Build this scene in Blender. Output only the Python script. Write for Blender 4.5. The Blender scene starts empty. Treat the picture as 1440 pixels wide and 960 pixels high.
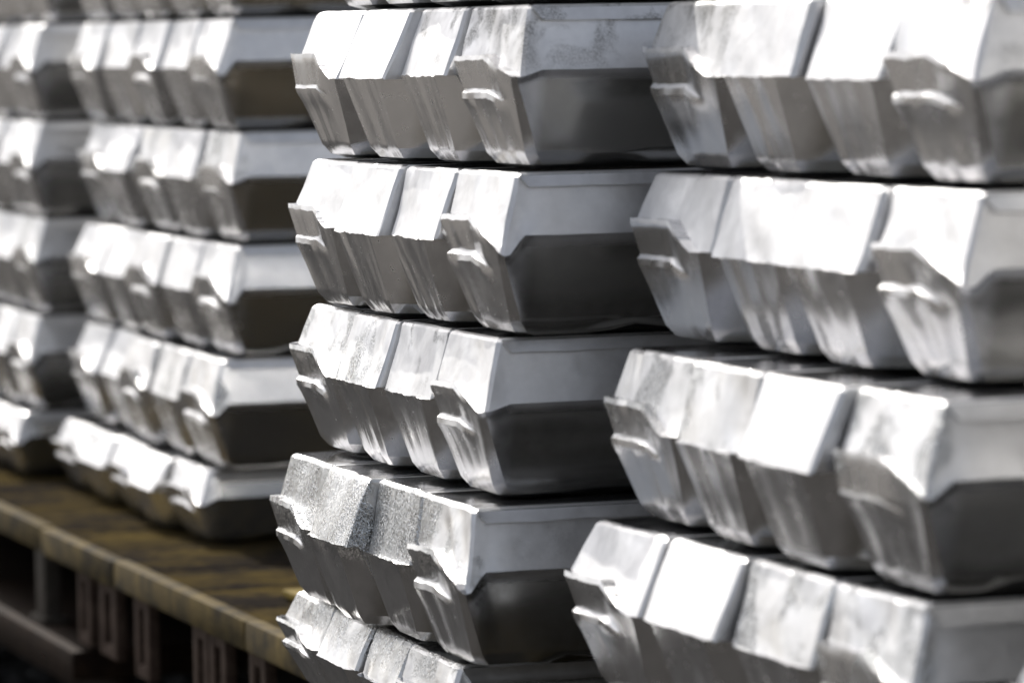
import bpy, bmesh, math, random
from mathutils import Vector, Matrix, noise

# ------------------------------------------------------------------ camera, world, sun, exposure
scene = bpy.context.scene
COL = scene.collection
CAM_H = 0.90
PITCH, ROLL, FPX = 0.0706, -0.018, 6164.6
cam_data = bpy.data.cameras.new("camera")
cam_data.sensor_width = 36.0
cam_data.lens = FPX / 1440.0 * 36.0
cam_data.clip_start = 0.05
cam_data.clip_end = 2000.0
cam_data.dof.use_dof = True
cam_data.dof.focus_distance = 3.42
cam_data.dof.aperture_fstop = 6.6
cam_data.dof.aperture_blades = 9
cam = bpy.data.objects.new("camera", cam_data)
COL.objects.link(cam)
fwd = Vector((0, math.cos(PITCH), -math.sin(PITCH)))
up0 = Vector((0, math.sin(PITCH), math.cos(PITCH)))
rt0 = Vector((1, 0, 0))
rt = rt0 * math.cos(ROLL) + up0 * math.sin(ROLL)
up = up0 * math.cos(ROLL) - rt0 * math.sin(ROLL)
M3 = Matrix((rt, up, -fwd)).transposed()
cam.matrix_world = Matrix.Translation((0, 0, CAM_H)) @ M3.to_4x4()
scene.camera = cam

SUN_EL, SUN_AZ = math.radians(47), (-0.46, 0.888)      # direction towards the sun (x, y)
SUN_DIR = Vector((SUN_AZ[0] * math.cos(SUN_EL), SUN_AZ[1] * math.cos(SUN_EL), math.sin(SUN_EL))).normalized()
world = bpy.data.worlds.new("World")
scene.world = world
world.use_nodes = True
wn, wl = world.node_tree.nodes, world.node_tree.links
sky = wn.new("ShaderNodeTexSky")
sky.sky_type = 'NISHITA'
sky.sun_disc = False
sky.sun_elevation = SUN_EL
sky.sun_rotation = math.atan2(SUN_AZ[0], SUN_AZ[1])
sky.dust_density = 4.0
sky.air_density = 0.8
sky.ozone_density = 0.6
haze_tint = wn.new("ShaderNodeHueSaturation")           # a pale, milky summer sky
haze_tint.inputs["Saturation"].default_value = 0.40
wl.new(sky.outputs[0], haze_tint.inputs["Color"])
wl.new(haze_tint.outputs[0], wn["Background"].inputs[0])
wn["Background"].inputs[1].default_value = 0.145
sun_data = bpy.data.lights.new("sun", 'SUN')
sun_data.energy = 4.2
sun_data.angle = math.radians(0.5)
sun_data.color = (1.0, 0.96, 0.90)
sun = bpy.data.objects.new("sun", sun_data)
COL.objects.link(sun)
sun.rotation_euler = SUN_DIR.to_track_quat('Z', 'Y').to_euler()
scene.view_settings.view_transform = 'Standard'
scene.view_settings.look = 'None'
scene.view_settings.exposure = 0.20
scene.view_settings.gamma = 1.0
scene.view_settings.use_curve_mapping = False
scene.render.engine = 'CYCLES'
scene.cycles.max_bounces = 8
scene.cycles.glossy_bounces = 6
scene.cycles.use_denoising = True

# ------------------------------------------------------------------ frame of the wagon deck
ALPHA = 0.3259
Ld = Vector((-math.sin(ALPHA), math.cos(ALPHA), 0))
Rd = Vector((math.cos(ALPHA), math.sin(ALPHA), 0))
C0 = Vector((-0.014, 3.1546, 0))
DECK_Z = CAM_H - 0.543
ZT = CAM_H + 0.0199
H = 0.12

def at(l, r, z):
    return C0 + Ld * l + Rd * r + Vector((0, 0, z))

# ------------------------------------------------------------------ materials
def new_mat(name):
    m = bpy.data.materials.new(name)
    m.use_nodes = True
    nt = m.node_tree
    return m, nt, nt.nodes["Principled BSDF"]

class N:
    def __init__(self, nt): self.nt = nt
    def node(self, t, **kw):
        n = self.nt.nodes.new(t)
        for k, v in kw.items(): setattr(n, k, v)
        return n
    def link(self, a, b): self.nt.links.new(a, b)
    def noise(self, vec, scale, detail=4, rough=0.55, dist=0.0):
        n = self.node("ShaderNodeTexNoise")
        n.inputs["Scale"].default_value = scale
        n.inputs["Detail"].default_value = detail
        n.inputs["Roughness"].default_value = rough
        n.inputs["Distortion"].default_value = dist
        self.link(vec, n.inputs["Vector"])
        return n.outputs["Fac"]
    def ramp(self, fac, stops):
        n = self.node("ShaderNodeValToRGB")
        el = n.color_ramp.elements
        while len(el) < len(stops): el.new(0.5)
        for e, (p, c) in zip(el, stops):
            e.position = p
            e.color = (c, c, c, 1) if not isinstance(c, tuple) else (*c, 1)
        self.link(fac, n.inputs[0])
        return n.outputs[0]
    def maprange(self, v, a, b, c, d):
        n = self.node("ShaderNodeMapRange")
        for i, x in zip((1, 2, 3, 4), (a, b, c, d)): n.inputs[i].default_value = x
        self.link(v, n.inputs[0])
        return n.outputs[0]
    def math(self, op, a, b=None):
        n = self.node("ShaderNodeMath", operation=op)
        for i, x in enumerate((a, b)):
            if x is None: continue
            if isinstance(x, (int, float)): n.inputs[i].default_value = x
            else: self.link(x, n.inputs[i])
        return n.outputs[0]
    def mix(self, fac, a, b):
        n = self.node("ShaderNodeMix", data_type='RGBA')
        if isinstance(fac, (int, float)): n.inputs[0].default_value = fac
        else: self.link(fac, n.inputs[0])
        for s, x in ((n.inputs[6], a), (n.inputs[7], b)):
            if isinstance(x, tuple): s.default_value = (*x, 1)
            else: self.link(x, s)
        return n.outputs[2]
    def mix_f(self, fac, a, b):
        n = self.node("ShaderNodeMix", data_type='FLOAT')
        for s, x in ((n.inputs[0], fac), (n.inputs[2], a), (n.inputs[3], b)):
            if isinstance(x, (int, float)): s.default_value = x
            else: self.link(x, s)
        return n.outputs[0]
    def bump(self, h, strength, dist, prev=None):
        n = self.node("ShaderNodeBump")
        n.inputs["Strength"].default_value = strength
        n.inputs["Distance"].default_value = dist
        self.link(h, n.inputs["Height"])
        if prev is not None: self.link(prev, n.inputs["Normal"])
        return n.outputs["Normal"]
    def coords(self, scale=(1, 1, 1)):
        """object coordinates shifted by a random offset per object, so no two ingots share a pattern"""
        tc = self.node("ShaderNodeTexCoord")
        oi = self.node("ShaderNodeObjectInfo")
        add = self.node("ShaderNodeVectorMath", operation='MULTIPLY_ADD')
        self.link(oi.outputs["Random"], add.inputs[0])
        add.inputs[1].default_value = (13.0, 7.0, 5.0)
        self.link(tc.outputs["Object"], add.inputs[2])
        mp = self.node("ShaderNodeMapping")
        mp.inputs["Scale"].default_value = scale
        self.link(add.outputs[0], mp.inputs["Vector"])
        return add.outputs[0], mp.outputs[0]

def aluminium(name, frost=0.0, dirt=0.0, base_r=0.36, wear=0.5, metallic=0.92):
    m, nt, b = new_mat(name)
    n = N(nt)
    v, vs = n.coords((4, 4, 0.6))
    big = n.noise(v, 24, 2.5, 0.5, 0.7)
    mid = n.noise(v, 90, 4, 0.6)
    fine = n.noise(v, 900, 2, 0.6)
    streak = n.noise(vs, 34, 1, 0.5, 0.6)
    rough = n.maprange(big, 0.35, 0.65, base_r - 0.10, base_r + 0.12)
    rough = n.math('ADD', rough, n.maprange(streak, 0.3, 0.7, -0.05, 0.05))
    colf = n.maprange(mid, 0.3, 0.7, 0.0, 1.0)
    col = n.mix(colf, (0.76, 0.76, 0.765), (0.86, 0.86, 0.865))
    # the long sides ran against the polished mould: smoother than the chilled ends
    sx = n.node("ShaderNodeSeparateXYZ")
    tco = n.node("ShaderNodeTexCoord")
    n.link(tco.outputs["Object"], sx.inputs[0])
    endr = n.maprange(sx.outputs["X"], 0.0, 0.010, 0.0, 1.0)
    geo = n.node("ShaderNodeNewGeometry")
    sg = n.node("ShaderNodeSeparateXYZ")
    n.link(geo.outputs["True Normal"], sg.inputs[0])
    lowr = n.maprange(sg.outputs["Z"], -0.10, 0.06, 1.0, 0.0)          # faces that lay against the mould
    sider = n.maprange(sx.outputs["Z"], 0.064, 0.070, 0.20, 0.44)
    sider = n.math('ADD', sider, n.maprange(mid, 0.3, 0.7, -0.03, 0.03))
    rough = n.mix_f(lowr, rough, n.maprange(mid, 0.3, 0.7, 0.22, 0.28))
    rough = n.mix_f(endr, rough, sider)
    skin = n.maprange(sg.outputs["Z"], 0.86, 0.95, 0.0, 1.0)           # the open top set as a smooth, even skin
    rough = n.mix_f(skin, rough, 0.10)
    calm = n.math('SUBTRACT', 1.0, n.math('MULTIPLY', n.math('MAXIMUM', n.math('MULTIPLY', endr, n.maprange(sx.outputs["Z"], 0.064, 0.072, 1.0, 0.35)), lowr), 0.88))
    big = n.math('MULTIPLY', big, calm)
    nor = n.bump(big, 0.30, 0.004)
    streak = n.math('MULTIPLY', streak, n.math('SUBTRACT', 1.0, n.math('MULTIPLY', endr, 0.7)))
    nor = n.bump(streak, 0.035 * (0.5 + wear), 0.0005, nor)
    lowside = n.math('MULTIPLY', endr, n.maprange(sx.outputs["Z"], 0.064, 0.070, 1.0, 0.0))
    col = n.mix(lowside, col, (0.54, 0.53, 0.50))                     # shade painted into the colour of the lower long sides
    col = n.mix(skin, col, (0.44, 0.44, 0.45))  # top skin painted darker to tone down the sun glint
    nor = n.bump(n.math('MULTIPLY', fine, n.math('SUBTRACT', 1.0, n.math('MULTIPLY', n.math('MAXIMUM', endr, lowr), 0.85))), 0.06, 0.0004, nor)
    if frost > 0:
        vor = n.node("ShaderNodeTexVoronoi")
        vor.inputs["Scale"].default_value = 1400
        n.link(v, vor.inputs["Vector"])
        mask = n.ramp(n.noise(v, 20, 3, 0.55, 0.4), [(0.62 - 0.3 * frost, 0.0), (0.70 - 0.3 * frost, 1.0)])
        sep = n.node("ShaderNodeSeparateXYZ")               # only the chilled end of the casting is frosted
        tc = n.node("ShaderNodeTexCoord")
        n.link(tc.outputs["Object"], sep.inputs[0])
        endm = n.math('MULTIPLY', n.maprange(sep.outputs["X"], 0.001, 0.006, 1.0, 0.12), n.maprange(sep.outputs["Z"], 0.050, 0.07, 0.06, 1.0))
        mask = n.math('MULTIPLY', mask, endm)
        col = n.mix(n.math('MULTIPLY', mask, 0.7), col, (0.50, 0.51, 0.51))
        # every frost crystal tips its own way
        sub = n.node("ShaderNodeVectorMath", operation='SUBTRACT')
        n.link(vor.outputs["Color"], sub.inputs[0]); sub.inputs[1].default_value = (0.5, 0.5, 0.5)
        scl = n.node("ShaderNodeVectorMath", operation='SCALE')
        n.link(sub.outputs[0], scl.inputs[0]); n.link(n.math('MULTIPLY', mask, 0.80), scl.inputs["Scale"])
        addn = n.node("ShaderNodeVectorMath", operation='ADD')
        n.link(nor, addn.inputs[0]); n.link(scl.outputs[0], addn.inputs[1])
        nrm = n.node("ShaderNodeVectorMath", operation='NORMALIZE')
        n.link(addn.outputs[0], nrm.inputs[0])
        nor = nrm.outputs[0]
        rough = n.math('ADD', rough, n.math('MULTIPLY', mask, -0.10))
    if dirt > 0:
        spk = n.ramp(n.noise(v, 1100, 3, 0.7), [(0.44, 0.0), (0.54, 1.0)])
        area = n.ramp(n.noise(v, 30, 4, 0.6, 0.5), [(0.60 - 0.14 * dirt, 0.0), (0.72 - 0.12 * dirt, 1.0)])
        dm = n.math('MULTIPLY', spk, area)
        sepd = n.node("ShaderNodeSeparateXYZ")
        tcd = n.node("ShaderNodeTexCoord")
        n.link(tcd.outputs["Object"], sepd.inputs[0])
        dm = n.math('MULTIPLY', dm, n.maprange(sepd.outputs["Z"], 0.06, 0.11, 0.0, 1.0))   # dust settles near the top rim
        col = n.mix(n.math('MULTIPLY', dm, 0.95), col, (0.07, 0.068, 0.055))
        met = n.math('SUBTRACT', metallic, n.math('MULTIPLY', dm, 0.6))
        n.link(met, b.inputs["Metallic"])
        rough = n.math('ADD', rough, n.math('MULTIPLY', dm, 0.3))
    else:
        b.inputs["Metallic"].default_value = metallic
    n.link(col, b.inputs["Base Color"])
    n.link(rough, b.inputs["Roughness"])
    n.link(nor, b.inputs["Normal"])
    return m

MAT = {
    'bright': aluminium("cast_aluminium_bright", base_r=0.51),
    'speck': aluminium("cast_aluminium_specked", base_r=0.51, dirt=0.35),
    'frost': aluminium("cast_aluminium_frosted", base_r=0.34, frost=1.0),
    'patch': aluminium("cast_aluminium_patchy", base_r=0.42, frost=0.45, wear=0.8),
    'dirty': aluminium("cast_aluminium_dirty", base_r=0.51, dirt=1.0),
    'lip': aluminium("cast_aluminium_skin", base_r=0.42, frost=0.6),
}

def deck_paint():
    m, nt, b = new_mat("worn_yellow_deck_paint")
    n = N(nt)
    v, vs = n.coords((1.4, 2.6, 3))
    w = n.noise(vs, 4, 6, 0.68, 0.0)
    w2 = n.noise(v, 60, 4, 0.6)
    f = n.ramp(n.math('ADD', w, n.math('MULTIPLY', w2, 0.40)), [(0.62, 0.0), (1.0, 0.75)])
    grime = n.mix(w2, (0.010, 0.009, 0.0085), (0.030, 0.026, 0.022))
    col = n.mix(f, grime, (0.12, 0.086, 0.024))
    n.link(col, b.inputs["Base Color"])
    n.link(n.maprange(w2, 0.3, 0.7, 0.7, 0.95), b.inputs["Roughness"])
    b.inputs["Specular IOR Level"].default_value = 0.0
    n.link(n.bump(w2, 0.4, 0.002), b.inputs["Normal"])
    return m

def rusty(name, a, c, rough=0.7, metallic=0.0, scale=40):
    m, nt, b = new_mat(name)
    n = N(nt)
    v, _ = n.coords()
    w = n.noise(v, scale, 5, 0.65)
    n.link(n.mix(n.maprange(w, 0.35, 0.65, 0, 1), a, c), b.inputs["Base Color"])
    b.inputs["Roughness"].default_value = rough
    b.inputs["Metallic"].default_value = metallic
    b.inputs["Specular IOR Level"].default_value = 0.1
    n.link(n.bump(w, 0.4, 0.002), b.inputs["Normal"])
    return m

M_DECK = deck_paint()
M_NOSE = rusty("scuffed_yellow_nosing", (0.026, 0.022, 0.015), (0.125, 0.092, 0.034), 0.75, 0, 22)
M_BRACKET = rusty("primed_bracket_steel", (0.055, 0.036, 0.027), (0.11, 0.078, 0.06))
M_BEAM = rusty("rusty_beam_steel", (0.012, 0.007, 0.0045), (0.030, 0.018, 0.011))
M_UNDER = rusty("dark_underframe_steel", (0.012, 0.011, 0.010), (0.03, 0.026, 0.022), 0.85)  # near-black colour standing in for the shade under the deck
M_STRUT = rusty("galvanised_strut_steel", (0.055, 0.048, 0.040), (0.10, 0.088, 0.075), 0.55, 0.3)
M_STONE = rusty("ballast_stone", (0.025, 0.025, 0.025), (0.085, 0.082, 0.08), 0.9, 0, 15)
M_POST = rusty("yellow_post_paint", (0.11, 0.08, 0.012), (0.17, 0.12, 0.02), 0.6)

def ground_mat():
    m, nt, b = new_mat("yard_ground")
    n = N(nt)
    tc = n.node("ShaderNodeTexCoord")
    w = n.noise(tc.outputs["Object"], 18, 6, 0.7)
    w2 = n.noise(tc.outputs["Object"], 0.6, 4, 0.6)
    col = n.mix(n.maprange(w, 0.3, 0.7, 0, 1), (0.09, 0.086, 0.08), (0.20, 0.19, 0.18))
    col = n.mix(n.math('MULTIPLY', w2, 0.5), col, (0.16, 0.15, 0.14))
    n.link(col, b.inputs["Base Color"])
    b.inputs["Roughness"].default_value = 0.92
    b.inputs["Specular IOR Level"].default_value = 0.0
    n.link(n.bump(w, 0.6, 0.02), b.inputs["Normal"])
    return m

# ------------------------------------------------------------------ helpers
def link_mesh(name, verts, faces, mat, parent=None, sharp=math.radians(22)):
    me = bpy.data.meshes.new(name)
    me.from_pydata(verts, [], faces)
    me.update()
    for p in me.polygons: p.use_smooth = True
    me.set_sharp_from_angle(angle=sharp)
    me.materials.append(mat)
    o = bpy.data.objects.new(name, me)
    COL.objects.link(o)
    if parent is not None: o.parent = parent
    return o

def tag(o, label=None, cat=None, group=None, kind=None):
    for k, x in (('label', label), ('category', cat), ('group', group), ('kind', kind)):
        if x: o[k] = x
    return o

def box_bm(bm, c, s, rot=None, bev=0.0):
    r = bmesh.ops.create_cube(bm, size=1.0)
    vs = r['verts']
    mat = Matrix.Translation(c) @ (rot.to_4x4() if rot else Matrix()) @ Matrix.Diagonal((*s, 1))
    bmesh.ops.transform(bm, matrix=mat, verts=vs)
    if bev:
        es = list({e for v in vs for e in v.link_edges})
        bmesh.ops.bevel(bm, geom=es, offset=bev, segments=2, affect='EDGES', profile=0.6)

def bm_obj(name, bm, mat, parent=None):
    me = bpy.data.meshes.new(name)
    bm.to_mesh(me); bm.free()
    for p in me.polygons: p.use_smooth = True
    me.set_sharp_from_angle(angle=math.radians(35))
    me.materials.append(mat)
    o = bpy.data.objects.new(name, me)
    COL.objects.link(o)
    if parent is not None: o.parent = parent
    return o

def lerp(a, b, t): return a + (b - a) * t
def sst(x, a, b):
    t = min(1, max(0, (x - a) / (b - a)))
    return t * t * (3 - 2 * t)
def lin(x, pts):
    if x <= pts[0][0]: return pts[0][1]
    for (x0, y0), (x1, y1) in zip(pts, pts[1:]):
        if x <= x1: return y0 + (y1 - y0) * (x - x0) / (x1 - x0)
    return pts[-1][1]

# ------------------------------------------------------------------ the ingot
LOW_T = [0.0, 0.06, 0.12, 0.22, 0.34, 0.46, 0.56, 0.62, 0.645, 0.66, 0.675, 0.69, 0.705, 0.73, 0.78, 0.84, 0.90, 0.95, 1.0]
UP_T = [0.0, 0.06, 0.14, 0.26, 0.40, 0.55, 0.70, 0.84, 0.94, 1.0]
LUG_FROM = 0.66

def ingot(w, h=H, length=0.62, pu=0.15, pl=0.185, ear=None, near=False, far=False,
          mat='bright', lipmat='lip', lip=True, seed=0, nf=30, rough_amp=1.0, upturn=False):
    """One cast ingot. x runs back along its length, y away from the near side, z up; its origin is the
    foot of the near front corner. ear: 'near' / 'far' / 'mid' = cast lug at the end face."""
    rnd = random.Random(seed)
    off = Vector((rnd.uniform(-50, 50), rnd.uniform(-50, 50), rnd.uniform(-50, 50)))
    zk = h / H
    hb = h - 0.0012
    part = 0.55 * h + rnd.uniform(-.012, .012) * h
    gap = rnd.uniform(0.0004, 0.0016)
    cham_n = w * rnd.uniform(0.20, 0.27)      # widest chamfer of the end's upright edges, at the foot
    cham_f = w * rnd.uniform(0.20, 0.27)
    cham_t = w * (0.07 if ear else rnd.uniform(0.11, 0.16))
    cham_d = rnd.uniform(0.9, 1.2)
    ins_up = w * rnd.uniform(0.008, 0.05)
    rc = 0.0026
    tw = rnd.uniform(-.02, .02)              # slight skew of the upper facet across the width
    if ear == 'near': bump_pts = [(0, 0), (.01, 0), (.07, .94), (.50, 1), (.93, 0), (1, 0)]
    elif ear == 'far': bump_pts = [(0, 1), (.54, 1), (.82, 0), (1, 0)]
    elif ear == 'mid': bump_pts = [(0, 0), (.06, 0), (.16, 1), (.56, 1), (.92, 0), (1, 0)]
    else: bump_pts = [(0, 0), (1, 0)]
    corner_dip = rnd.choice([0.0, 0.03, 0.06])
    ear_h = (0.15 + rnd.uniform(-.02, .02)) * h
    ear_out = (0.012 + rnd.uniform(-.006, .01)) * H
    groove_d = rnd.choice([.014, .034, .038, .042, .046]) * H
    crumple = rnd.choice([0.2, 0.5, 0.9, 1.5])

    QE, AE = 0.16, (0.07 if ear else 0.13)                      # share of the samples / of the width given to each upright edge
    def a_part(q):
        return lin(q, [(0, 0), (QE, AE), (1 - QE, 1 - AE), (1, 1)])
    def q_of(a):
        return lin(a, [(0, 0), (AE, QE), (1 - AE, 1 - QE), (1, 1)])

    def ch_near(u):
        return lerp(.0034, .007, max(0, 1 - u)) if near else lerp(cham_t, cham_n, max(0, 1 - u))
    def ch_far(u):
        return lerp(.0075, .009, max(0, 1 - u)) if far else lerp(cham_t, cham_f, max(0, 1 - u))

    def zp_front(q):
        a = a_part(q)
        y = lin(a, bump_pts)
        z = part + ear_h * y
        z += noise.noise(Vector((a * 9, 0, 0)) + off) * .0012 + noise.noise(Vector((a * 40, 3, 0)) + off) * .0007 * rough_amp
        if near: z -= corner_dip * h * sst(a, .86, 1.0)
        return z
    def zp_side_near(s):
        if near: return lerp(zp_front(1.0), (0.60 + .3 * corner_dip) * h, min(1, max(0, (s - .003) / .016))) + noise.noise(Vector((s * 60, 7, 0)) + off) * .0006
        return zp_front(1.0)
    def zp_side_far(s):
        if far: return lerp(zp_front(0.0), 0.62 * h, sst(s, .01, .05))
        return zp_front(0.0)

    # near / far side planes at (half, t): inset from the nominal side
    def ins_near(upper, u):
        if upper: return (0.10 * H * u if near else lerp(ins_up, gap, u))
        return (0.20 * H * (1 - u) - .0024 * sst(u, .93, 1.0) if near else gap)
    def ins_far(upper, u):
        if upper: return (0.10 * H * u if far else lerp(ins_up, gap, u))
        return (0.20 * H * (1 - u) - .0024 * sst(u, .93, 1.0) if far else gap)
    # for outer sides the nominal side is the top edge, so push them out by the flare
    out_near = 0.10 * H if near else 0.0
    out_far = 0.10 * H if far else 0.0

    lines = []                                  # perimeter samples: (kind, parameter)
    fa = [0, .04, .08, .12, QE] + [QE + (1 - 2 * QE) * i / (nf - 9) for i in range(1, nf - 9)] + [1 - QE, .88, .92, .96, 1.0]
    for br in bump_pts:
        if 0 < br[0] < 1: fa.append(q_of(br[0]))
    fa = sorted(set(round(x, 5) for x in fa))
    for a in fa: lines.append(('f', a))
    sn = [0.004, .009, .014, .02, .03, .045, .065, .09, .12, .16, .22, .30, .42, length - .004] if near else [.01, .03, .07, .15, .35, length - .004]
    for s in sn: lines.append(('n', s))
    for k in range(1, 6): lines.append(('b', k / 6))
    sf = [.42, .30, .2, .12, .07, .045, .03, .02, .01] if far else [length - .004, .35, .15, .07, .03, .01]
    if far: sf = [length - .004] + sf
    for s in sf: lines.append(('s', s))

    def front_x(a, upper, u, z):
        """outward (negative x) position of the end face"""
        if upper:
            zz = (hb - z) / (h * 0.45)
            x = -pu * H * zz * (1 + tw * (a - .5) * 8)
            x += (abs(noise.noise(Vector((a * 2.6 + z * 9, z * 17, 11)) + off)) - .2) * .0042 * crumple
            x -= (noise.noise(Vector((a * 3.2, z * 20, 1)) + off) * .0022 + noise.noise(Vector((a * 9, z * 70, 2)) + off) * .0004)
            return x
        e = lin(a, bump_pts) if ear else 0.0
        zrel = z / (0.55 * h)
        if e > 0: zrel = lerp(zrel, min(zrel, .87), sst(e, .1, .9))
        base = -(pu * 0.5 + 0.10) * H
        x = lerp(base + pl * H, base, zrel)
        if e > 0:
            es = sst(e, 0.15, 0.9)
            x -= es * ear_out * sst(u, .45, .68)
            g0 = .675 + .010 * noise.noise(Vector((a * 5, 5, 0)) + off)
            g = lin(u, [(g0 - .02, 0), (g0 + .022, 1), (.95, -.15), (1.0, .10)])
            x += es * groove_d * g
        # cast ripple, creases and bowed columns
        x += (abs(noise.noise(Vector((a * 3.0 + z * 6, z * 8, 15)) + off)) - .2) * .0020 * crumple
        x -= (noise.noise(Vector((a * 5, z * 14, 4)) + off) * .0010 + noise.noise(Vector((a * 26, z * 9, 8)) + off) * .00025 * rough_amp)
        return x

    lv = []                                     # levels: (upper?, u, extra inset, dz)
    rb = 0.011 * zk
    lv += [('low', 0.0, rb, 0), ('low', 0.0, rb * .30, rb * .30), ('low', 0.0, 0, rb)]
    for t in LOW_T[1:]: lv.append(('low', t, 0, 0))
    for t in UP_T: lv.append(('up', t, 0, 0))
    lv += [('top', 1.0, .0011, .0011), ('top', 1.0, .0030, 0.0)]
    rt_ = 0.0030

    verts, grid = [], []
    notch_x, notch_h = rnd.uniform(.055, .085), rnd.choice([.0035, .005, .006])   # pry notch in the foot of the long side
    for j_low, (k, t, ex, dz) in enumerate(lv):
        row = []
        for kind, q in lines:
            if kind == 'f': zp = zp_front(q)
            elif kind == 'n': zp = zp_side_near(q)
            elif kind == 's': zp = zp_side_far(q)
            else: zp = part + .05 * h
            upper = k != 'low'
            if k == 'low':
                z = dz if t == 0.0 else rb + t * (zp - rb)
                u = z / zp
                if near and kind == 'n' and j_low < 2: z += notch_h * math.exp(-((q - notch_x) / .016) ** 2)
            elif k == 'up':
                z = lerp(zp, hb - rt_, t); u = (z - zp) / (hb - zp)
            else:
                z = hb - dz; u = 1.0
            yN = -out_near + ins_near(upper, u) + ex
            yF = w + out_far - ins_far(upper, u) - ex
            xb = length - (0.10 * H * u if upper else 0.19 * H * (1 - u)) - ex
            if kind == 'f':
                wd = yF - yN
                cF = cN = 0.0026
                if not upper:
                    cF = ch_far(u)
                    cN = ch_near(u)
                y = yF - lin(q, [(0, 0), (QE, cF), (1 - QE, wd - cN), (1, wd)])
                x = front_x(a_part(q), upper, u, z) + ex
                # chamfer with a softened ridge
                if q < QE: x += cF * cham_d * (1 - q / QE)
                elif q > 1 - QE: x += cN * cham_d * ((q - 1 + QE) / QE)
            elif kind == 'n':
                x0 = front_x(1.0, upper, u, z) + ex + cham_d * (.0026 if upper else ch_near(u))
                x = lerp(x0, xb, q / length)
                y = yN
                if near:
                    y += noise.noise(Vector((x * 14, z * 30, 5)) + off) * .0010 + noise.noise(Vector((x * 50, z * 60, 6)) + off) * .0003
            elif kind == 's':
                x0 = front_x(0.0, upper, u, z) + ex + cham_d * (.0026 if upper else ch_far(u))
                x = lerp(x0, xb, q / length); y = yF
            else:
                y = lerp(yN, yF, q); x = xb
            row.append(len(verts)); verts.append((x, y, z))
        grid.append(row)

    n = len(lines)
    faces, lug_faces = [], []
    for j in range(len(grid) - 1):
        for i in range(n):
            i2 = (i + 1) % n
            f = (grid[j][i], grid[j][i2], grid[j + 1][i2], grid[j + 1][i])
            is_lug = False
            if ear and lines[i][0] == 'f' and lines[i2][0] == 'f':
                am = a_part((lines[i][1] + lines[i2][1]) / 2)
                t0, t1 = lv[j], lv[j + 1]
                if lin(am, bump_pts) > 0.05 and t0[0] == 'low' and t0[1] >= LUG_FROM: is_lug = True
            (lug_faces if is_lug else faces).append(f)
    # gentle sag of the open top, so its skin mirrors unevenly
    faces.append(tuple(grid[-1]))
    faces.append(tuple(reversed(grid[0])))
    return verts, faces, lug_faces, dict(near=near, hb=hb, out=out_near, h=h, length=length, seed=seed)

def compact(verts, faces):
    idx, vs, fs = {}, [], []
    for f in faces:
        g = []
        for i in f:
            if i not in idx:
                idx[i] = len(vs); vs.append(verts[i])
            g.append(idx[i])
        fs.append(tuple(g))
    return vs, fs

def side_lip(parent, info, mat):
    """thin skin of metal that ran over the top edge of the outer long side"""
    rnd = random.Random(info['seed'] + 5)
    hb, out, L = info['hb'], info['out'], info['length']
    depth = rnd.uniform(.009, .013)
    verts, faces = [], []
    xs = [0.002 + 0.0] + [0.008 + i * (L - .03) / 40 for i in range(41)]
    pr = 0.0016
    def ysurf(z): return -out * (hb - z) / (0.37 * info['h'])
    n = 0
    for k, x in enumerate(xs):
        d = depth * (1 + .12 * noise.noise(Vector((x * 30, info['seed'], 0)))) if k else .0025
        zt, zb = hb - .0016, hb - .0016 - d
        for z, o in ((zt, -.001), (zt - .0004, pr * .6), (zb + .0006, pr * 1.9), (zb, -.001)):
            verts.append((x + (hb - z) * 0.0, ysurf(z) - o, z))
    for k in range(len(xs) - 1):
        a, b = 4 * k, 4 * (k + 1)
        for i in range(4):
            faces.append((a + i, b + i, b + (i + 1) % 4, a + (i + 1) % 4))
    faces.append((3, 2, 1, 0)); e = 4 * (len(xs) - 1); faces.append((e, e + 1, e + 2, e + 3))
    return link_mesh("side_lip", verts, faces, mat, parent)

ORD = {1: 'first', 2: 'second', 3: 'third', 4: 'fourth', 5: 'fifth', 6: 'sixth'}

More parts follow.
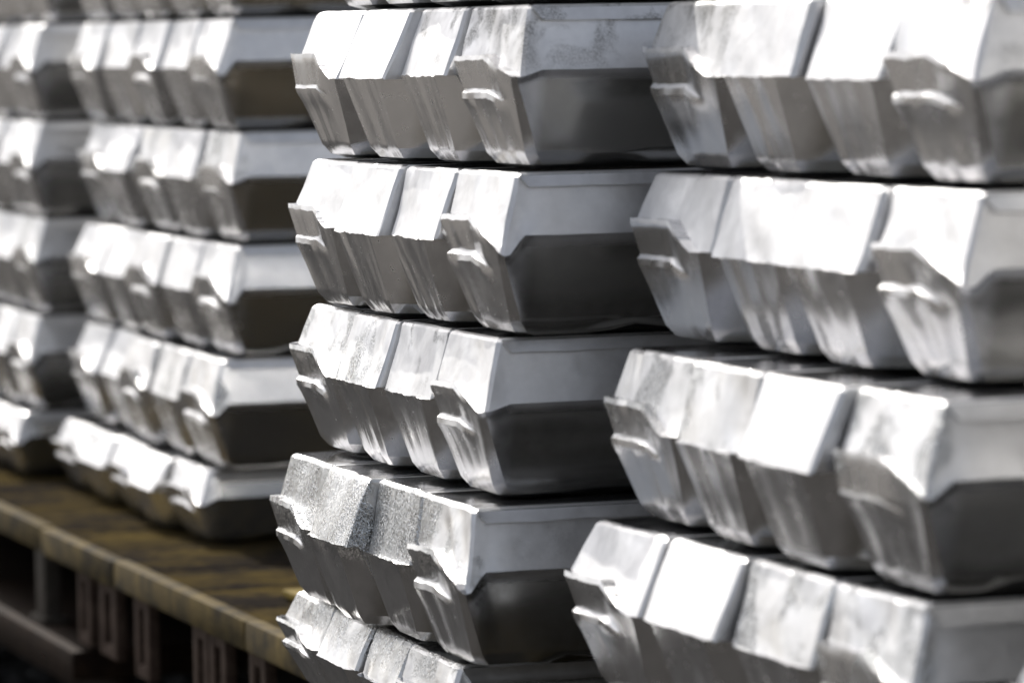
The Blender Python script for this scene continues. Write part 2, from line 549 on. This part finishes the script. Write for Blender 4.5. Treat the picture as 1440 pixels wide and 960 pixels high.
def build_stack(stack, name, group, L_base, R_base, W, n, layers, yaw0, ears, build=None, res=30):
    w = W / n
    wrnd = random.Random(sum(map(ord, stack)) + 3)
    for k, lay in layers.items():
        dl, dr, yaw = lay['o']
        zt = ZT - k * H
        h = H
        if lay.get('floor'):
            h = zt - DECK_Z - .002
        rotz = ALPHA + yaw
        Ly = Vector((-math.sin(rotz), math.cos(rotz), 0))
        Rx = Vector((math.cos(rotz), math.sin(rotz), 0))
        corner = C0 + Ld * (L_base + dl) + Rd * (R_base + dr)
        row = lay.get('row', {})
        ws = [w * wrnd.uniform(.92, 1.08) for _ in range(n)]
        ws = [q * W / sum(ws) for q in ws]
        ys = [sum(ws[:q]) for q in range(n)]
        for j in range(n):                     # j = 0 is the ingot nearest the camera's right-hand corner
            if build and j not in build: continue
            rnd = random.Random(hash((stack, k, j)) if False else (sum(map(ord, stack)) * 1000 + k * 37 + j))
            spec = row.get(j, {})
            pu = spec.get('pu', rnd.uniform(.11, .20))
            mat = spec.get('mat', rnd.choice(['bright', 'bright', 'bright', 'speck', 'patch']))
            ear = spec.get('ear', ears.get(j))
            v, f, lf, info = ingot(ws[j], h=h, pu=pu, ear=ear, near=(j == 0), far=(j == n - 1), mat=mat,
                                   seed=sum(map(ord, stack)) * 77 + k * 13 + j * 3 + 5, nf=res)
            vs, fs = compact(v, f)
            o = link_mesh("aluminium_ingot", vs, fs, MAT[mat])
            push = spec.get('push', rnd.uniform(-.006, .006))
            p = corner + Ly * ys[j] + Rx * push
            o.location = (p.x, p.y, zt - h)
            o.rotation_euler = (0, 0, rotz + spec.get('yaw', rnd.uniform(-.012, .012)))
            if lf:
                lv_, lf_ = compact(v, lf)
                link_mesh("lug", lv_, lf_, MAT[mat], o)
            if j == 0 and lay.get('lip', True):
                side_lip(o, info, MAT[lay.get('lipmat', 'lip')])
            fin = {'bright': 'bright', 'speck': 'specked', 'frost': 'frosted', 'patch': 'patchy', 'dirty': 'dirt-stained'}[mat]
            place = 'nearest corner' if j == 0 else ORD[n - j] + ' from left'
            tag(o, f"{fin} aluminium ingot, {place}, {lay['name']}, {name}", "ingot", group)

LEFT_NAMES = {-1: 'cut off top layer', 0: 'second layer down', 1: 'third layer down', 2: 'fourth layer down', 3: 'fifth layer down', 4: 'bottom layer'}

# ------------------------------------------------------------------ the ground
def ground():
    bed = link_mesh("track_bed", [tuple(at(l, q, .004)) for l, q in ((-5, -.95), (9, -.95), (9, 3.2), (-5, 3.2))], [(0, 3, 2, 1)],  # dark sheet added so the end chamfers reflect less light
                    rusty("dark_track_bed", (0.014, 0.013, 0.012), (0.04, 0.037, 0.034), 0.95, 0, 30))
    tag(bed, kind="structure")
    S = 600
    o = link_mesh("ground", [(-S, -S, 0), (S, -S, 0), (S, S, 0), (-S, S, 0)], [(0, 1, 2, 3)], ground_mat())
    tag(o, kind="structure")
ground()

# ------------------------------------------------------------------ the loading platform
def platform():
    root = bpy.data.objects.new("loading_platform", None)
    COL.objects.link(root)
    root.location = at(1.2, .7, 0)
    root.rotation_euler = (0, 0, ALPHA)
    tag(root, "low steel platform with worn yellow painted deck carrying the ingot stacks", "platform")
    # local: x = along R (0 at R=.7), y = along L (0 at L=1.2)
    def P(l, r, z): return Vector((r - .7, l - 1.2, z))
    rnd = random.Random(4)
    l = -1.35
    joints = []
    while l < 4.4:
        joints.append(l)
        l += rnd.choice([.14, .17, .23, .28, .19])
    for a, b in zip(joints, joints[1:]):
        bm = bmesh.new()
        r0, r1 = .0785 + rnd.uniform(-.001, .001), 1.55
        dz = rnd.uniform(-.002, .0)
        box_bm(bm, P((a + b) / 2, (r0 + r1) / 2, DECK_Z - .0145 + dz), (r1 - r0, b - a - .002, .027), bev=.0028)
        pl_ob = bm_obj("deck_plank", bm, M_DECK, root)
    l = -1.35
    while l < 4.4:                              # the steel nosing along the deck edge, in butted lengths
        ln = rnd.choice([.22, .34, .46, .52])
        bm = bmesh.new()
        box_bm(bm, P(l + ln / 2, .0685 + rnd.uniform(-.0008, .0008), DECK_Z - .0142 + rnd.uniform(-.0008, .0012)), (.018, ln - .003, .0295), bev=.004)
        bm_obj("edge_strip", bm, M_NOSE, root)
        l += ln
    bm = bmesh.new()
    box_bm(bm, P(1.5, .82, DECK_Z - .115), (1.0, 5.7, .165), bev=.004)  # dark block added to blacken the space under the deck
    bm_obj("underframe", bm, M_UNDER, root)
    for ll in (-.8, 1.0, 2.6, 4.0):
        bm = bmesh.new()
        box_bm(bm, P(ll, .9, (DECK_Z - .2) / 2), (.5, .16, DECK_Z - .2), bev=.004)
        bm_obj("support", bm, M_UNDER, root)
    # slotted brackets hanging under the deck edge
    for lc, wd, z1 in ((1.655, .058, .085), (1.545, .075, .085), (1.395, .062, .088), (1.155, .058, .095), (1.09, .060, .095), (.945, .058, .10),
                       (2.45, .06, .085), (2.36, .06, .085), (2.75, .06, .085), (.55, .06, .1), (.2, .06, .1), (-.2, .06, .1)):
        bm = bmesh.new()
        zt, zb = DECK_Z - .030, DECK_Z - .030 - z1
        bw, th = wd * .30, .012
        r = .082
        box_bm(bm, P(lc - wd / 2 + bw / 2, r, (zt + zb) / 2), (th, bw, z1), bev=.002)
        box_bm(bm, P(lc + wd / 2 - bw / 2, r, (zt + zb) / 2), (th, bw, z1), bev=.002)
        box_bm(bm, P(lc, r, zt - .008), (th - .0012, wd - 2 * bw + .002, .016), bev=.0015)
        box_bm(bm, P(lc, r, zb + .007), (th - .0012, wd - 2 * bw + .002, .014), bev=.0015)
        bm_obj("slotted_bracket", bm, M_BRACKET, root)
    # upright strut and lower step beam at the far left
    bm = bmesh.new()
    box_bm(bm, P(1.90, .092, DECK_Z - .075), (.02, .045, .092), bev=.003)
    box_bm(bm, P(1.90, .092, DECK_Z - .117), (.03, .065, .008), bev=.002)
    bm_obj("strut", bm, M_STRUT, root)
    bm = bmesh.new()
    box_bm(bm, P(2.95, .16, DECK_Z - .138), (.20, 2.6, .034), bev=.006)
    box_bm(bm, P(2.95, .12, DECK_Z - .175), (.02, 2.6, .04), bev=.004)
    bm_obj("step_beam", bm, M_BEAM, root)
platform()

def stake_post():
    bm = bmesh.new()
    box_bm(bm, Vector((0, 0, .04)), (.022, .022, .08), bev=.003)
    box_bm(bm, Vector((0, 0, .004)), (.06, .06, .008), bev=.002)
    o = bm_obj("deck_stake", bm, M_POST)
    p = at(1.05, .17, DECK_Z)
    o.location = p
    o.rotation_euler = (0, 0, ALPHA)
    tag(o, "short yellow stake standing on the deck behind the middle stack", "stake")
stake_post()

def ballast():
    rnd = random.Random(9)
    bm = bmesh.new()
    bmesh.ops.create_icosphere(bm, subdivisions=1, radius=1)
    base_v = [v.co.copy() for v in bm.verts]; base_f = [[v.index for v in f.verts] for f in bm.faces]
    bm.free()
    verts, faces = [], []
    for i in range(5200):
        c = at(rnd.uniform(.4, 4.6), rnd.uniform(-1.0, .55), 0)
        s = rnd.uniform(.010, .026)
        q = Matrix.Rotation(rnd.uniform(0, 6.28), 3, 'Z') @ Matrix.Rotation(rnd.uniform(0, 3), 3, 'X')
        sc = Vector((s * rnd.uniform(.7, 1.3), s * rnd.uniform(.7, 1.2), s * rnd.uniform(.5, .9)))
        b0 = len(verts)
        for v in base_v:
            p = q @ Vector((v.x * sc.x, v.y * sc.y, v.z * sc.z)) * rnd.uniform(.8, 1.15)
            verts.append((c.x + p.x, c.y + p.y, max(-.01, s * .3 + p.z)))
        faces += [[b0 + i for i in f] for f in base_f]
    o = link_mesh("track_ballast", verts, faces, M_STONE, sharp=math.radians(10))
    tag(o, kind="stuff")
    o['label'] = "grey crushed stone ballast on the ground below the platform"
ballast()

# ------------------------------------------------------------------ the four stacks
B, Sp, F_, Pa, Di = ({'mat': m} for m in ('bright', 'speck', 'frost', 'patch', 'dirty'))
def S(mat, pu=None, push=None, yaw=None, ear=None):
    d = {'mat': mat}
    if pu is not None: d['pu'] = pu
    if push is not None: d['push'] = push
    if yaw is not None: d['yaw'] = yaw
    if ear is not None: d['ear'] = ear or None
    return d

build_stack('C', 'sharp middle stack', 'ingots of the middle stack', 0.0, 0.0, .4772, 4, {
    -1: dict(o=(.0, .034, .02), name='cut off top layer', row={}),
    0: dict(o=(-.005, .0281, .0249), name='second layer down', lipmat='dirty', row={
        3: S('bright', .20, -.003), 2: S('bright', .215, -.004), 1: S('speck', .16, .001), 0: S('dirty', .11, .003)}),
    1: dict(o=(-.0168, .0123, .0235), name='third layer down', row={
        3: S('bright', .15, 0), 2: S('bright', .175, -.002), 1: S('bright', .15, .001), 0: S('bright', .135, .002)}),
    2: dict(o=(.0072, .0049, -.0049), name='fourth layer down', lipmat='bright', row={
        3: S('patch', .15, 0), 2: S('patch', .175, -.002), 1: S('speck', .14, .002), 0: S('bright', .13, .002)}),
    3: dict(o=(-.0171, -.0255, -.0029), name='fifth layer down', row={
        3: S('frost', .10, 0), 2: S('frost', .18, -.003), 1: S('frost', .09, .004), 0: S('patch', .09, .003)}),
    4: dict(o=(.0317, -.0198, -.0304), name='bottom layer', floor=True, row={
        3: S('frost', .10, 0), 2: S('frost', .14, 0), 1: S('frost', .12, 0), 0: S('patch', .10, 0)}),
}, 0, {0: 'near', 3: 'far'}, res=44)

build_stack('R', 'blurred right-hand stack', 'ingots of the right stack', -0.6222, .0759, .5144, 4, {
    0: dict(o=(.045, .055, .03), name='topmost layer', row={
        3: S('dirty', .15), 2: S('speck', .15), 1: S('bright', .16), 0: S('speck', .15)}),
    1: dict(o=(.0343, .0395, .0301), name='second layer down', row={
        3: S('bright', .15), 2: S('bright', .17), 1: S('bright', .16), 0: S('bright', .15)}),
    2: dict(o=(-.0217, -.0133, .0104), name='third layer down', row={
        3: S('patch', .12), 2: S('patch', .12), 1: S('bright', .19), 0: S('patch', .14)}),
    3: dict(o=(-.0126, -.0262, .0282), name='fourth layer down', row={
        3: S('bright', .2), 2: S('bright', .2), 1: S('patch', .14), 0: S('patch', .13)}),
    4: dict(o=(-.0, -.03, .02), name='bottom layer', floor=True),
}, 0, {0: 'near', 3: 'far'}, res=30)

build_stack('L', 'blurred stack left of middle', 'ingots of the left stack', 1.4962, .2053, .7133, 5, {
    -1: dict(o=(.0, .01, -.01), name='cut off top layer'),
    0: dict(o=(-.0031, .0041, -.0277), name='second layer down', row={
        4: S('bright', .16), 3: S('bright', .16), 2: S('bright', .16), 1: S('bright', .15), 0: S('bright', .15)}),
    1: dict(o=(-.01, .0169, -.0035), name='third layer down', row={
        4: S('bright', .15), 3: S('bright', .20), 2: S('patch', .12), 1: S('bright', .14), 0: S('patch', .12)}),
    2: dict(o=(-.0171, .0076, -.0036), name='fourth layer down', row={
        4: S('bright', .18), 3: S('bright', .18), 2: S('bright', .14), 1: S('bright', .14), 0: S('bright', .14)}),
    3: dict(o=(-.0069, -.0091, -.0321), name='fifth layer down', row={
        4: S('bright', .18), 3: S('bright', .2), 2: S('patch', .14), 1: S('patch', .13), 0: S('patch', .13)}),
    4: dict(o=(.037, -.0195, -.0116), name='bottom layer', floor=True),
}, 0, {0: 'mid', 2: 'mid', 4: 'far'}, res=22)

build_stack('F', 'farthest stack at left edge', 'ingots of the farthest stack', 2.335, .1907, .45, 4, {
    -1: dict(o=(-.004, .02, 0), name='cut off top layer'),
    0: dict(o=(-.004, .013, 0), name='second layer down'),
    1: dict(o=(-.0016, .0105, 0), name='third layer down'),
    2: dict(o=(-.0075, .0025, 0), name='fourth layer down'),
    3: dict(o=(-.0013, -.0062, 0), name='fifth layer down'),
    4: dict(o=(.0144, -.0197, 0), name='bottom layer', floor=True),
}, 0, {0: 'mid', 3: 'far'}, res=20)

build_stack('N', 'nearest stack', 'ingots of the nearest stack', -1.235, .11, .50, 4, {  # unseen stack, added to shade the right stack's sides and be reflected there
    k: dict(o=(0, .02 - .012 * k, .01), name='layer', floor=(k == 4)) for k in range(-1, 5)}, 0, {0: 'near', 3: 'far'}, res=18)
for o in COL.objects:
    if o.get('group') == 'ingots of the nearest stack':
        o['label'] = "aluminium ingot in the unseen nearest stack, added for the right-hand stack to reflect"
